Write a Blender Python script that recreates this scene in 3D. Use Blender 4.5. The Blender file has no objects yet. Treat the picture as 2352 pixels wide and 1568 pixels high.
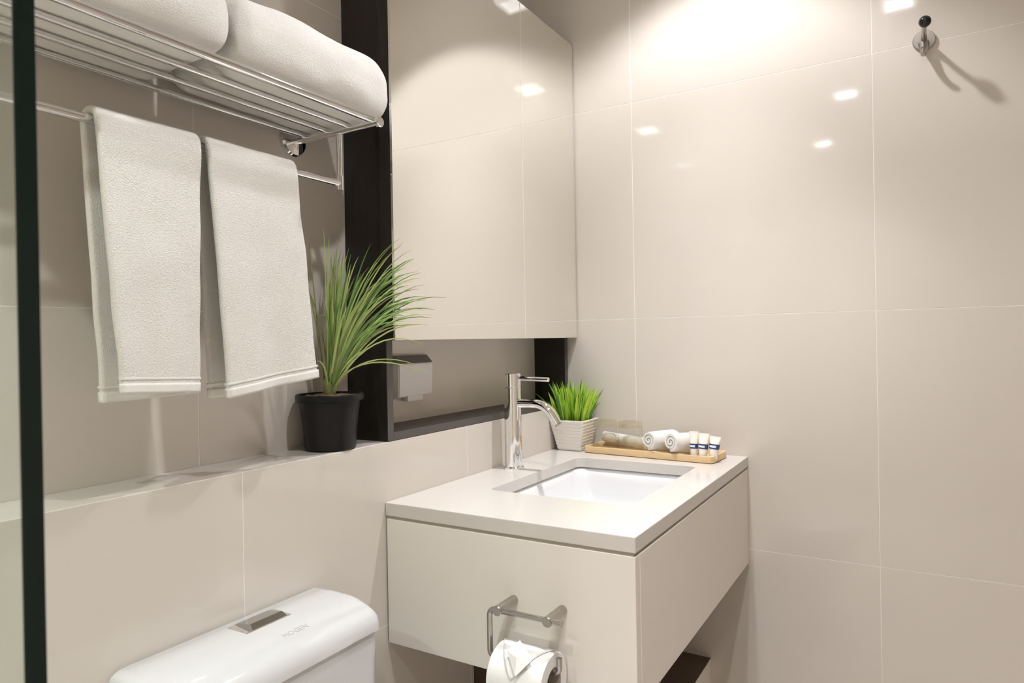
import bpy, bmesh, math, random
from mathutils import Vector, Matrix, noise

random.seed(7)
scene = bpy.context.scene
C = scene.collection

# ------------------------------------------------------------------ camera
CAM = Vector((-1.8031, -0.8901, 1.158))
YAW, PITCH, ROLL = 1.0306, -0.0017, -0.0178
fwd = Vector((math.sin(YAW) * math.cos(PITCH), math.cos(YAW) * math.cos(PITCH), math.sin(PITCH)))
rgt = Vector((math.cos(YAW), -math.sin(YAW), 0))
upv = rgt.cross(fwd)
r2 = math.cos(ROLL) * rgt + math.sin(ROLL) * upv
u2 = -math.sin(ROLL) * rgt + math.cos(ROLL) * upv
cam_data = bpy.data.cameras.new('camera')
cam = bpy.data.objects.new('camera', cam_data)
C.objects.link(cam)
m = Matrix((r2, u2, -fwd)).transposed().to_4x4()
m.translation = CAM
cam.matrix_world = m
cam_data.sensor_width = 36.0
cam_data.lens = 1562.62 / 2352 * 36.0
cam_data.clip_start = 0.02
cam_data.dof.use_dof = True
cam_data.dof.focus_distance = 1.45
cam_data.dof.aperture_fstop = 10.0
scene.camera = cam

# ------------------------------------------------------------------ world, exposure
world = bpy.data.worlds.new('world')
scene.world = world
world.use_nodes = True
world.node_tree.nodes['Background'].inputs[0].default_value = (0.5, 0.47, 0.43, 1)
world.node_tree.nodes['Background'].inputs[1].default_value = 0.0
scene.view_settings.view_transform = 'Standard'
scene.view_settings.look = 'None'
scene.view_settings.gamma = 1.0
scene.view_settings.use_curve_mapping = False
scene.view_settings.exposure = 0.32
scene.cycles.use_denoising = True
scene.cycles.use_light_tree = False
scene.cycles.max_bounces = 6
scene.cycles.diffuse_bounces = 4
scene.cycles.glossy_bounces = 4
scene.cycles.transparent_max_bounces = 8
scene.cycles.adaptive_threshold = 0.03
scene.cycles.sample_clamp_indirect = 6.0
scene.cycles.blur_glossy = 0.3

CEIL = 2.42
LAMP_COL = (1.0, 1.0, 1.035)
BEAM = (70.0, 1.0)              # cone in degrees, softness of its edge
SPILL = (113.0, 0.40, 0.56)     # cone, softness, share of the beam
# x, y, watts, where it hangs
LAMPS = [(-0.395, -0.46, 11.6, 'square recessed downlight over the vanity basin'),
         (-1.19, -0.84, 10.5, 'square recessed downlight in the middle of the ceiling'),
         (-2.17, -0.575, 15.0, 'square recessed downlight over the shower by the glass panel'),
         (-3.10, -0.36, 47.0, 'square recessed downlight at the far end of the room')]


# ------------------------------------------------------------------ materials
def mat(name, col, rough=0.5, metal=0.0, spec=0.5, bump=0.0, bscale=200.0, vary=0.0, vscale=6.0, coat=0.0,
        sheen=0.0, detail=3.0, stretch=None):
    mt = bpy.data.materials.new(name)
    mt.use_nodes = True
    nt = mt.node_tree
    b = nt.nodes['Principled BSDF']
    b.inputs['Base Color'].default_value = (*col, 1)
    b.inputs['Roughness'].default_value = rough
    b.inputs['Metallic'].default_value = metal
    b.inputs['Specular IOR Level'].default_value = spec
    if coat:
        b.inputs['Coat Weight'].default_value = coat
        b.inputs['Coat Roughness'].default_value = 0.03
    if sheen:
        b.inputs['Sheen Weight'].default_value = sheen
        b.inputs['Sheen Roughness'].default_value = 0.6
    tc = nt.nodes.new('ShaderNodeTexCoord')
    src = tc.outputs['Object']
    if stretch:
        mp = nt.nodes.new('ShaderNodeMapping')
        mp.inputs['Scale'].default_value = stretch
        nt.links.new(src, mp.inputs['Vector'])
        src = mp.outputs['Vector']
    if vary:
        n = nt.nodes.new('ShaderNodeTexNoise')
        n.inputs['Scale'].default_value = vscale
        n.inputs['Detail'].default_value = 4
        nt.links.new(src, n.inputs['Vector'])
        mx = nt.nodes.new('ShaderNodeMix')
        mx.data_type = 'RGBA'
        mx.inputs[6].default_value = (*[c * (1 - vary) for c in col], 1)
        mx.inputs[7].default_value = (*[min(1, c * (1 + vary)) for c in col], 1)
        nt.links.new(n.outputs['Fac'], mx.inputs[0])
        nt.links.new(mx.outputs[2], b.inputs['Base Color'])
    if bump:
        n2 = nt.nodes.new('ShaderNodeTexNoise')
        n2.inputs['Scale'].default_value = bscale
        n2.inputs['Detail'].default_value = detail
        nt.links.new(src, n2.inputs['Vector'])
        bp = nt.nodes.new('ShaderNodeBump')
        bp.inputs['Strength'].default_value = bump
        bp.inputs['Distance'].default_value = 0.002
        nt.links.new(n2.outputs['Fac'], bp.inputs['Height'])
        nt.links.new(bp.outputs['Normal'], b.inputs['Normal'])
    return mt


def glassy(name, tint, ior=1.45, rough=0.0):
    """clear pane: fresnel mix of a sharp reflection and tinted transmission"""
    mt = bpy.data.materials.new(name)
    mt.use_nodes = True
    nt = mt.node_tree
    nt.nodes.remove(nt.nodes['Principled BSDF'])
    out = nt.nodes['Material Output']
    fr = nt.nodes.new('ShaderNodeFresnel')
    fr.inputs['IOR'].default_value = ior
    tr = nt.nodes.new('ShaderNodeBsdfTransparent')
    tr.inputs['Color'].default_value = (*tint, 1)
    gl = nt.nodes.new('ShaderNodeBsdfGlossy')
    gl.inputs['Roughness'].default_value = rough
    mx = nt.nodes.new('ShaderNodeMixShader')
    geo = nt.nodes.new('ShaderNodeNewGeometry')      # the ray leaves the pane again without a second mirror image
    mth = nt.nodes.new('ShaderNodeMath')
    mth.operation = 'SUBTRACT'
    mth.use_clamp = True
    nt.links.new(fr.outputs[0], mth.inputs[0])
    nt.links.new(geo.outputs['Backfacing'], mth.inputs[1])
    nt.links.new(mth.outputs[0], mx.inputs[0])
    nt.links.new(tr.outputs[0], mx.inputs[1])
    nt.links.new(gl.outputs[0], mx.inputs[2])
    nt.links.new(mx.outputs[0], out.inputs['Surface'])
    return mt


def emit(name, col, strength):
    mt = bpy.data.materials.new(name)
    mt.use_nodes = True
    b = mt.node_tree.nodes['Principled BSDF']
    b.inputs['Base Color'].default_value = (0.8, 0.8, 0.8, 1)
    b.inputs['Emission Color'].default_value = (*col, 1)
    b.inputs['Emission Strength'].default_value = strength
    return mt


M = {}
M['tile'] = mat('glazed_beige_tile', (0.650, 0.600, 0.540), 0.045, spec=0.42, vary=0.015, vscale=3.0)
M['grout'] = mat('pale_grout', (0.86, 0.835, 0.80), 0.6)
M['ceiling'] = mat('white_ceiling_paint', (0.80, 0.77, 0.73), 0.8)
M['floor'] = mat('grey_beige_floor', (0.46, 0.41, 0.35), 0.25, vary=0.03)
M['plaster'] = mat('beige_wall', (0.56, 0.50, 0.43), 0.4)
M['wenge'] = mat('dark_wenge_wood', (0.020, 0.0155, 0.0125), 0.38, spec=0.35, vary=0.35, vscale=14, bump=0.10, bscale=60, stretch=(14, 14, 0.8))
M['wenge_edge'] = mat('dark_edge_band', (0.085, 0.075, 0.068), 0.35, vary=0.1, vscale=20)
M['mirror'] = mat('silver_mirror', (0.94, 0.93, 0.885), 0.0, metal=1.0)
M['mirror_edge'] = mat('mirror_glass_edge', (0.16, 0.17, 0.16), 0.15)
M['counter'] = mat('cream_quartz', (0.615, 0.577, 0.535), 0.16, spec=0.5, vary=0.02, vscale=90)
M['laminate'] = mat('cream_laminate', (0.76, 0.71, 0.65), 0.32, vary=0.01, vscale=4)
M['niche_back'] = mat('glossy_cream_panel', (0.80, 0.735, 0.655), 0.08, spec=0.45)
M['gap'] = mat('shadow_gap_board', (0.40, 0.36, 0.31), 0.6)
M['basin_china'] = mat('white_basin_china', (0.76, 0.76, 0.765), 0.06, spec=0.6, coat=0.4)
M['ceramic'] = mat('white_vitreous_china', (0.58, 0.575, 0.575), 0.06, spec=0.6, coat=0.4)
M['print'] = mat('grey_print', (0.47, 0.46, 0.45), 0.4)
M['chrome'] = mat('polished_chrome', (0.88, 0.88, 0.89), 0.04, metal=1.0)
M['dark_chrome'] = mat('smoked_chrome', (0.50, 0.49, 0.48), 0.08, metal=1.0)  # chrome darkened to stand in for the dark reflection on the button
M['satin'] = mat('satin_stainless', (0.46, 0.43, 0.40), 0.26, metal=1.0)
M['black_plastic'] = mat('black_pot_plastic', (0.007, 0.007, 0.0075), 0.42, spec=0.3, bump=0.05, bscale=120)
M['black_ball'] = mat('black_gloss_plastic', (0.01, 0.011, 0.012), 0.12)
M['terry'] = mat('white_terry', (0.79, 0.76, 0.715), 1.0, spec=0.1, bump=0.9, bscale=620, vary=0.04, vscale=300, sheen=0.3, detail=3)
M['hem'] = mat('white_woven_hem', (0.81, 0.785, 0.745), 0.9, spec=0.15, bump=0.4, bscale=300, stretch=(4, 1, 1))
M['white_pot'] = mat('white_glazed_pot', (0.83, 0.79, 0.74), 0.35)
M['soil'] = mat('bark_soil', (0.16, 0.10, 0.055), 0.95, bump=1.0, bscale=160, vary=0.6, vscale=180)
M['dark_moss'] = mat('dark_moss', (0.012, 0.022, 0.008), 0.9)  # near-black green filling the pot under the blades
M['bamboo'] = mat('bamboo_wood', (0.66, 0.47, 0.255), 0.42, vary=0.12, vscale=10, stretch=(14, 1.0, 14))
M['shelf_wood'] = mat('walnut_laminate', (0.105, 0.068, 0.043), 0.45, vary=0.25, vscale=12, stretch=(1.2, 12, 12))
M['paper'] = mat('white_tissue', (0.78, 0.765, 0.745), 0.9, bump=0.15, bscale=500)
M['card'] = mat('grey_card_core', (0.35, 0.30, 0.25), 0.9)
M['tube'] = mat('frosted_tube', (0.84, 0.78, 0.70), 0.35)
M['blue'] = mat('blue_label', (0.028, 0.055, 0.17), 0.4)
M['label_text'] = mat('white_label_print', (0.75, 0.77, 0.80), 0.5)
M['white_plastic'] = mat('white_plastic', (0.88, 0.86, 0.83), 0.3)
M['grey_plastic'] = mat('grey_plastic', (0.36, 0.345, 0.33), 0.35)  # sloping top of the socket cover, greyer than its lid
M['pane'] = glassy('clear_shower_glass', (0.90, 0.945, 0.905))
M['glass_edge'] = mat('dark_green_glass_edge', (0.004, 0.013, 0.0095), 0.15, spec=0.3)
M['tumbler'] = glassy('clear_tumbler_glass', (0.985, 0.985, 0.98), 1.5)
M['gold_rim'] = glassy('yellowish_cut_glass', (0.965, 0.95, 0.86), 1.7, 0.08)
_nt = M['gold_rim'].node_tree
_n = _nt.nodes.new('ShaderNodeTexVoronoi')
_n.inputs['Scale'].default_value = 130
_b = _nt.nodes.new('ShaderNodeBump')
_b.inputs['Strength'].default_value = 1.0
_b.inputs['Distance'].default_value = 0.004
_nt.links.new(_n.outputs['Distance'], _b.inputs['Height'])
for _k in _nt.nodes:
    if _k.type in ('BSDF_GLOSSY', 'FRESNEL'):
        _nt.links.new(_b.outputs['Normal'], _k.inputs['Normal'])
M['lens'] = emit('lit_diffuser', LAMP_COL, 30.0)
M['trim'] = emit('lit_trim', LAMP_COL, 6.0)
LEAF = [mat('leaf_mid', (0.26, 0.42, 0.10), 0.5, vary=0.25, vscale=40),
        mat('leaf_light', (0.46, 0.57, 0.19), 0.5, vary=0.2, vscale=40),
        mat('leaf_deep', (0.11, 0.215, 0.05), 0.5, vary=0.2, vscale=40),
        mat('leaf_olive', (0.235, 0.235, 0.085), 0.55, vary=0.2, vscale=40)]
GRASS = [mat('grass_bright', (0.30, 0.56, 0.035), 0.5), mat('grass_lime', (0.52, 0.72, 0.07), 0.5),
         mat('grass_deep', (0.075, 0.22, 0.02), 0.5)]


# ------------------------------------------------------------------ helpers
def thing(name, label, cat, loc=(0, 0, 0), group=None):
    o = bpy.data.objects.new(name, None)
    o.empty_display_size = 0.05
    C.objects.link(o)
    o.location = loc
    o['label'] = label
    o['category'] = cat
    if group:
        o['group'] = group
    return o


def tag(o, label, cat, group=None):
    o['label'] = label
    o['category'] = cat
    if group:
        o['group'] = group
    return o


def base_of(parent):
    v = Vector((0, 0, 0))
    p = parent
    while p is not None:
        v += p.location
        p = p.parent
    return v


def obj(name, bm, material, parent=None, smooth=False, label=None, kind=None, sub=0, origin=None, angle=None):
    """link a bmesh (world coordinates) as one mesh object"""
    me = bpy.data.meshes.new(name)
    off = base_of(parent) if parent else Vector(origin if origin else (0, 0, 0))
    if off.length > 0:
        bmesh.ops.translate(bm, vec=-off, verts=bm.verts)
    bmesh.ops.recalc_face_normals(bm, faces=bm.faces)
    bm.to_mesh(me)
    bm.free()
    mats = material if isinstance(material, (list, tuple)) else [material]
    for x in mats:
        me.materials.append(x)
    o = bpy.data.objects.new(name, me)
    C.objects.link(o)
    if parent:
        o.parent = parent
    elif origin:
        o.location = origin
    if smooth:
        for p in me.polygons:
            p.use_smooth = True
        if angle is not None:
            me.set_sharp_from_angle(angle=math.radians(angle))
    if label:
        o['label'] = label
    if kind:
        o['kind'] = kind
    if sub:
        s = o.modifiers.new('subsurf', 'SUBSURF')
        s.levels = sub
        s.render_levels = sub
    return o


def nb():
    return bmesh.new()


def box(bm, x0, x1, y0, y1, z0, z1, bevel=0.0, seg=2):
    res = bmesh.ops.create_cube(bm, size=1.0)
    vs = res['verts']
    for v in vs:
        v.co = Vector((x0 + (v.co.x + .5) * (x1 - x0), y0 + (v.co.y + .5) * (y1 - y0), z0 + (v.co.z + .5) * (z1 - z0)))
    if bevel:
        es = set()
        for v in vs:
            es.update(v.link_edges)
        bmesh.ops.bevel(bm, geom=list(es), offset=bevel, segments=seg, profile=0.5, affect='EDGES')
    return bm


def bx(*a, **k):
    return box(nb(), *a, **k)


def frame_from(d):
    d = Vector(d).normalized()
    a = Vector((0, 0, 1)) if abs(d.z) < 0.9 else Vector((1, 0, 0))
    u = d.cross(a).normalized()
    return u, d.cross(u).normalized()


def tube(bm, pts, rad, seg=16, caps=True):
    """round tube along points; rad is a number or one per point; parallel-transport frames"""
    pts = [Vector(p) for p in pts]
    n = len(pts)
    rr = rad if isinstance(rad, (list, tuple)) else [rad] * n
    rings = []
    u = None
    for i, p in enumerate(pts):
        if i == 0:
            d = pts[1] - pts[0]
        elif i == n - 1:
            d = pts[-1] - pts[-2]
        else:
            d = (pts[i + 1] - p).normalized() + (p - pts[i - 1]).normalized()
        d.normalize()
        if u is None:
            u, v = frame_from(d)
        else:
            u = (u - d * u.dot(d)).normalized()
            v = d.cross(u).normalized()
        rings.append([bm.verts.new(p + rr[i] * (math.cos(2 * math.pi * k / seg) * u + math.sin(2 * math.pi * k / seg) * v)) for k in range(seg)])
    for a, b in zip(rings, rings[1:]):
        for k in range(seg):
            bm.faces.new((a[k], a[(k + 1) % seg], b[(k + 1) % seg], b[k]))
    if caps:
        bm.faces.new(rings[0][::-1])
        bm.faces.new(rings[-1])
    return bm


def tb(*a, **k):
    return tube(nb(), *a, **k)


def lathe(bm, prof, center, axis=(0, 0, 1), seg=40, closed=False):
    """prof: list of (radius, height along axis)"""
    c = Vector(center)
    ax = Vector(axis).normalized()
    u, v = frame_from(ax)
    rings = []
    for r, h in prof:
        if r < 1e-6:
            rings.append([bm.verts.new(c + ax * h)])
        else:
            rings.append([bm.verts.new(c + ax * h + r * (math.cos(2 * math.pi * k / seg) * u + math.sin(2 * math.pi * k / seg) * v)) for k in range(seg)])
    pairs = list(zip(rings, rings[1:]))
    if closed:
        pairs.append((rings[-1], rings[0]))
    for a, b in pairs:
        if len(a) == 1 and len(b) == 1:
            continue
        for k in range(seg):
            k2 = (k + 1) % seg
            if len(a) == 1:
                bm.faces.new((a[0], b[k2], b[k]))
            elif len(b) == 1:
                bm.faces.new((a[k], a[k2], b[0]))
            else:
                bm.faces.new((a[k], a[k2], b[k2], b[k]))
    return bm


def lt(*a, **k):
    return lathe(nb(), *a, **k)


def arc(c, r, a0, a1, n, ex, ey):
    c, ex, ey = Vector(c), Vector(ex), Vector(ey)
    return [c + r * (math.cos(a0 + (a1 - a0) * i / n) * ex + math.sin(a0 + (a1 - a0) * i / n) * ey) for i in range(n + 1)]


# ------------------------------------------------------------------ room shell
XL, YF = -3.55, -1.95           # far left wall, wall behind the camera
LEDGE = 0.9646                  # top of the thick lower wall
DEP = 0.105                     # depth of the ledge
J = 0.0007                      # half joint
Z_SEAMS = [0.0133, 0.6133, 1.2133, 1.8133, CEIL]


def struct(name, bm, material):
    return obj(name, bm, material, kind='structure')


def cuts(lo, hi, seams):
    s = [lo] + sorted(q for q in seams if lo + 0.004 < q < hi - 0.004) + [hi]
    return list(zip(s, s[1:]))


floor = struct('floor', bx(XL, 0, YF, DEP, -0.05, 0.0), M['floor'])
ceiling = struct('ceiling', bx(XL, 0, YF, DEP, CEIL, CEIL + 0.05), M['ceiling'])
wall_left = struct('wall_left', bx(XL - 0.05, XL, YF, DEP, 0, CEIL), M['plaster'])
wall_front = struct('wall_front', bx(XL, 0, YF - 0.05, YF, 0, CEIL), M['plaster'])

TILE_T = 0.004
wall_right = struct('wall_right', bx(0.0004, 0.10, YF, DEP + 0.1, 0, CEIL), M['grout'])
for (a, b) in cuts(YF, DEP, [-0.2094 - 0.5933 * k for k in range(5)]):
    for (z0, z1) in cuts(0.0, CEIL, Z_SEAMS):
        obj('tile', bx(0.0, TILE_T, a + J, b - J, z0 + J, z1 - J, bevel=0.0003, seg=1), M['tile'], wall_right)

X_SEAMS = [-1.126 - 0.6 * k for k in range(-1, 4)]
wall_back = struct('wall_back', bx(XL, 0, DEP + 0.0004, DEP + 0.10, 0, CEIL), M['grout'])
for (a, b) in cuts(XL, 0.0, X_SEAMS):
    for (z0, z1) in cuts(LEDGE, CEIL, Z_SEAMS):
        obj('tile', bx(a + J, b - J, DEP, DEP + TILE_T, z0 + J, z1 - J, bevel=0.0003, seg=1), M['tile'], wall_back)

wall_low = struct('wall_back_low', bx(XL, 0, 0.0004, DEP, 0, LEDGE - 0.0004), M['grout'])
for (a, b) in cuts(XL, 0.0, X_SEAMS):
    for (z0, z1) in cuts(0.0, LEDGE, Z_SEAMS):
        obj('tile', bx(a + J, b - J, 0.0, TILE_T, z0 + J, z1 - J, bevel=0.0003, seg=1), M['tile'], wall_low)
    obj('ledge_tile', bx(a + J, b - J, 0.0006, DEP - 0.0006, LEDGE - TILE_T, LEDGE, bevel=0.0003, seg=1), M['tile'], wall_low)


# ------------------------------------------------------------------ ceiling downlights
def downlight(x, y, watts, label):
    t = thing('ceiling_downlight', label, 'downlight', (x, y, CEIL - 0.012), 'square downlights in the ceiling')
    bm = nb()
    s, w = 0.055, 0.014
    box(bm, x - s, x + s, y - s, y - s + w, CEIL - 0.012, CEIL, bevel=0.002)
    box(bm, x - s, x + s, y + s - w, y + s, CEIL - 0.012, CEIL, bevel=0.002)
    box(bm, x - s, x - s + w, y - s + w, y + s - w, CEIL - 0.012, CEIL, bevel=0.002)
    box(bm, x + s - w, x + s, y - s + w, y + s - w, CEIL - 0.012, CEIL, bevel=0.002)
    obj('trim', bm, M['trim'], t)
    obj('diffuser', bx(x - s + w, x + s - w, y - s + w, y + s - w, CEIL - 0.004, CEIL - 0.001), M['lens'], t)
    for nm, k, size, blend in (('downlight_beam', 4.0, BEAM[0], BEAM[1]), ('downlight_spill', 4.0 * SPILL[2], SPILL[0], SPILL[1])):
        ld = bpy.data.lights.new(nm, 'SPOT')
        ld.energy = watts * k
        ld.color = LAMP_COL
        ld.spot_size = math.radians(size)
        ld.spot_blend = blend
        ld.shadow_soft_size = 0.022
        lo = bpy.data.objects.new(nm, ld)
        C.objects.link(lo)
        lo.parent = t
        lo.location = (0, 0, -0.025)


for L in LAMPS:
    downlight(*L)

# ------------------------------------------------------------------ shower glass
gx0, gx1, gy = -1.6366, -1.6265, -0.500
t = thing('shower_glass_panel', 'clear shower glass panel with dark green polished edge at left', 'glass panel', ((gx0 + gx1) / 2, gy, 0.002))
obj('pane', bx(gx0, gx1, gy + 0.0012, -0.002, 0.002, 2.1), M['pane'], t)
obj('edge', bx(gx0, gx1, gy, gy + 0.0012, 0.002, 2.1), M['glass_edge'], t, label='dark green polished glass edge')

# ------------------------------------------------------------------ mirror cabinet
FX0, FX1 = -0.7942, -0.0025
FZ0, FZ1, DOORZ = LEDGE + 0.0005, 2.0129, 1.1625
PT = 0.0175
t = thing('mirror_cabinet', 'mirror fronted wall cabinet in a dark wood frame above the basin', 'cabinet', ((FX0 + FX1) / 2, 0.05, FZ0))
yb = DEP - 0.0005
for nm, x0, x1 in (('side_panel', FX0, FX0 + PT), ('side_panel', FX1 - PT, FX1)):
    p = obj(nm, bx(x0, x1, 0.0008, yb, FZ0, FZ1, bevel=0.0008, seg=1), M['wenge'], t)
    obj('edge_band', bx(x0 + 0.0004, x1 - 0.0004, -0.0002, 0.0008, FZ0, DOORZ), M['wenge_edge'], p)
p = obj('bottom_board', bx(FX0 + PT, FX1 - PT, 0.0008, yb, FZ0, FZ0 + 0.0165, bevel=0.0008, seg=1), M['wenge'], t)
obj('edge_band', bx(FX0 + PT, FX1 - PT, -0.0002, 0.0008, FZ0 + 0.0004, FZ0 + 0.016), M['wenge_edge'], p)
obj('back_panel', bx(FX0 + PT, FX1 - PT, yb - 0.003, yb, FZ0 + 0.0165, DOORZ + 0.003), M['niche_back'], t, label='glossy cream back panel of the niche')
obj('carcass', bx(FX0 + PT, FX1 - PT, 0.001, yb, DOORZ + 0.003, FZ1), M['wenge'], t)
dr = obj('door', bx(-0.806, -0.0045, -0.0285, -0.0015, DOORZ, FZ1, bevel=0.0005, seg=1), M['wenge'], t)
obj('mirror', bx(-0.806, -0.0045, -0.0335, -0.0285, DOORZ, FZ1), M['mirror'], dr, label='silvered mirror face of the door')

# outlet cover in the open niche
ox0, ox1, oz0, oz1 = -0.665, -0.546, 1.034, 1.128
t = thing('outlet_cover', 'white flip up socket cover on the niche wall below the mirror', 'socket', ((ox0 + ox1) / 2, DEP, oz0))
bm = nb()
prof = [(DEP - 0.0040, oz0), (DEP - 0.024, oz0 + 0.004), (DEP - 0.027, oz1 - 0.017), (DEP - 0.0040, oz1 - 0.017)]
va = [bm.verts.new((ox0, y, z)) for y, z in prof]
vb_ = [bm.verts.new((ox1, y, z)) for y, z in prof]
bm.faces.new(va)
bm.faces.new(vb_[::-1])
for i in range(4):
    bm.faces.new((va[i], vb_[i], vb_[(i + 1) % 4], va[(i + 1) % 4]))
bmesh.ops.bevel(bm, geom=bm.edges[:], offset=0.002, segments=2, affect='EDGES')
obj('lid', bm, M['white_plastic'], t)
bm = nb()
prof = [(DEP - 0.0040, oz1 - 0.0165), (DEP - 0.0265, oz1 - 0.0165), (DEP - 0.010, oz1), (DEP - 0.0040, oz1)]
va = [bm.verts.new((ox0 + 0.004, y, z)) for y, z in prof]
vb_ = [bm.verts.new((ox1 - 0.001, y, z)) for y, z in prof]
bm.faces.new(va)
bm.faces.new(vb_[::-1])
for i in range(4):
    bm.faces.new((va[i], vb_[i], vb_[(i + 1) % 4], va[(i + 1) % 4]))
obj('hinge', bm, M['grey_plastic'], t, label='grey sloping hinge top')
obj('tab', bx(-0.636, -0.582, DEP - 0.025, DEP - 0.012, oz0 - 0.007, oz0 + 0.006, bevel=0.001), M['white_plastic'], t)

# ------------------------------------------------------------------ vanity
VL, VD, VB = -0.8063, -0.508, 0.5806
CT0, CT1 = 0.8244, 0.85
OX0, OX1, OY0, OY1 = -0.622, -0.190, -0.430, -0.118       # basin opening
t = thing('vanity_unit', 'wall hung cream vanity unit below the worktop', 'vanity', (-0.4, -0.25, VB))
bm = nb()
box(bm, VL + 0.020, -0.0005, VD + 0.021, -0.0005, VB + 0.002, VB + 0.02)     # bottom
box(bm, VL + 0.020, -0.0005, -0.018, -0.0005, VB + 0.02, 0.8185)           # back
box(bm, -0.0185, -0.0005, VD + 0.021, -0.018, VB + 0.02, 0.8185)           # wall side
obj('carcass', bm, M['laminate'], t)
obj('end_panel', bx(VL, VL + 0.0195, VD + 0.0005, -0.0035, VB, 0.8188, bevel=0.0007, seg=1), M['laminate'], t)
obj('drawer_front', bx(VL + 0.0197, -0.012, VD, VD + 0.0195, VB, 0.8188, bevel=0.0007, seg=1), M['laminate'], t)
obj('filler_strip', bx(-0.0115, -0.0005, VD + 0.002, VD + 0.02, VB, 0.8188), M['laminate'], t)
bm = nb()
box(bm, VL + 0.004, -0.001, VD + 0.004, VD + 0.018, 0.8188, CT0)
box(bm, VL + 0.004, VL + 0.018, VD + 0.018, -0.001, 0.8188, CT0)
obj('gap_rail', bm, M['gap'], t)


def rrect(x0, x1, y0, y1, r, n=6):
    pts = []
    for cx, cy, a in ((x1 - r, y1 - r, 0), (x0 + r, y1 - r, 90), (x0 + r, y0 + r, 180), (x1 - r, y0 + r, 270)):
        for k in range(n + 1):
            q = math.radians(a + 90 * k / n)
            pts.append((cx + r * math.cos(q), cy + r * math.sin(q)))
    return pts


def plate_with_hole(outer, inner, z0, z1):
    """outer = (x0,x1,y0,y1) rectangle, inner = rounded loop starting at the +x+y corner, ccw"""
    bm = nb()
    n = len(inner)
    x0, x1, y0, y1 = outer
    per = n // 4
    oc = [(x1, y1), (x0, y1), (x0, y0), (x1, y0)]
    def ring(z):
        return [bm.verts.new((x, y, z)) for x, y in inner], [bm.verts.new((x, y, z)) for x, y in oc]
    it, ot = ring(z1)
    ib, ob = ring(z0)
    for I, O, fl in ((it, ot, False), (ib, ob, True)):
        for c in range(4):
            seg = I[c * per:(c + 1) * per]
            for k in range(per - 1):
                f = (O[c], seg[k + 1], seg[k])
                bm.faces.new(f if not fl else f[::-1])
            f = (O[c], O[(c + 1) % 4], I[((c + 1) * per) % n], seg[-1])
            bm.faces.new(f if not fl else f[::-1])
    for k in range(n):
        bm.faces.new((it[k], ib[k], ib[(k + 1) % n], it[(k + 1) % n]))
    for c in range(4):
        bm.faces.new((ot[c], ot[(c + 1) % 4], ob[(c + 1) % 4], ob[c]))
    return bm


inner = rrect(OX0, OX1, OY0, OY1, 0.022)
top = obj('worktop', plate_with_hole((VL, -0.0005, VD, -0.0005), inner, CT0, CT1), M['counter'])
tag(top, 'cream stone worktop with a rectangular cutout for the basin', 'worktop')
bv = top.modifiers.new('bevel', 'BEVEL')
bv.width = 0.0015
bv.segments = 2
bv.limit_method = 'ANGLE'

# undermount basin
bm = nb()
rings = []
cx, cy = (OX0 + OX1) / 2, (OY0 + OY1) / 2
hx, hy = (OX1 - OX0) / 2, (OY1 - OY0) / 2
spec = [(0.022, 0.022, 0.8185, 0.030), (0.010, 0.010, 0.8185, 0.034), (0.0065, 0.0065, 0.8155, 0.036), (0.000, 0.000, 0.795, 0.040), (-0.006, -0.006, 0.757, 0.045),
        (-0.018, -0.018, 0.729, 0.055), (-0.045, -0.045, 0.713, 0.06), (-0.09, -0.08, 0.708, 0.05), (-0.16, -0.12, 0.706, 0.02)]
for dx, dy, z, r in spec:
    rings.append([bm.verts.new((x, y, z)) for x, y in rrect(cx - hx - dx, cx + hx + dx, cy - hy - dy, cy + hy + dy, r, 6)])
for a, b in zip(rings, rings[1:]):
    n = len(a)
    for k in range(n):
        bm.faces.new((a[k], a[(k + 1) % n], b[(k + 1) % n], b[k]))
bm.faces.new(rings[-1])
t = thing('wash_basin', 'white rectangular undermount basin sunk into the cream worktop', 'basin', (cx, cy, 0.70))
o = obj('bowl', bm, M['basin_china'], t, smooth=True, angle=60)
sd = o.modifiers.new('solid', 'SOLIDIFY')
sd.thickness = 0.005
sd.offset = -1 if False else 1
obj('drain', lt([(0, 0.0), (0.018, 0.0), (0.021, 0.001), (0.022, 0.003), (0.010, 0.006), (0, 0.0065)], (cx, cy, 0.7065)), M['chrome'], t, smooth=True)

# open shelf in dark wood under the vanity
t = thing('open_shelf', 'dark wood open shelf with side panel under the vanity', 'shelf', (-0.26, -0.2, 0.002))
sx = -0.5159
obj('side_panel', bx(sx, sx + 0.018, -0.404, -0.001, 0.002, VB - 0.001), M['shelf_wood'], t)
obj('shelf_board', bx(sx + 0.018, -0.001, -0.404, -0.001, 0.285, 0.3105), M['shelf_wood'], t)
obj('front_rail', bx(sx + 0.018, -0.001, -0.4052, -0.4042, 0.238, 0.3100), M['laminate'], t)
obj('lower_board', bx(sx + 0.018, -0.001, -0.404, -0.001, 0.06, 0.085), M['shelf_wood'], t)

# ------------------------------------------------------------------ toilet
TX0, TX1 = -1.335, -0.981
t = thing('toilet', 'white toilet cistern with flush button standing against the wall', 'toilet', ((TX0 + TX1) / 2, -0.08, 0.0))


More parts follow.
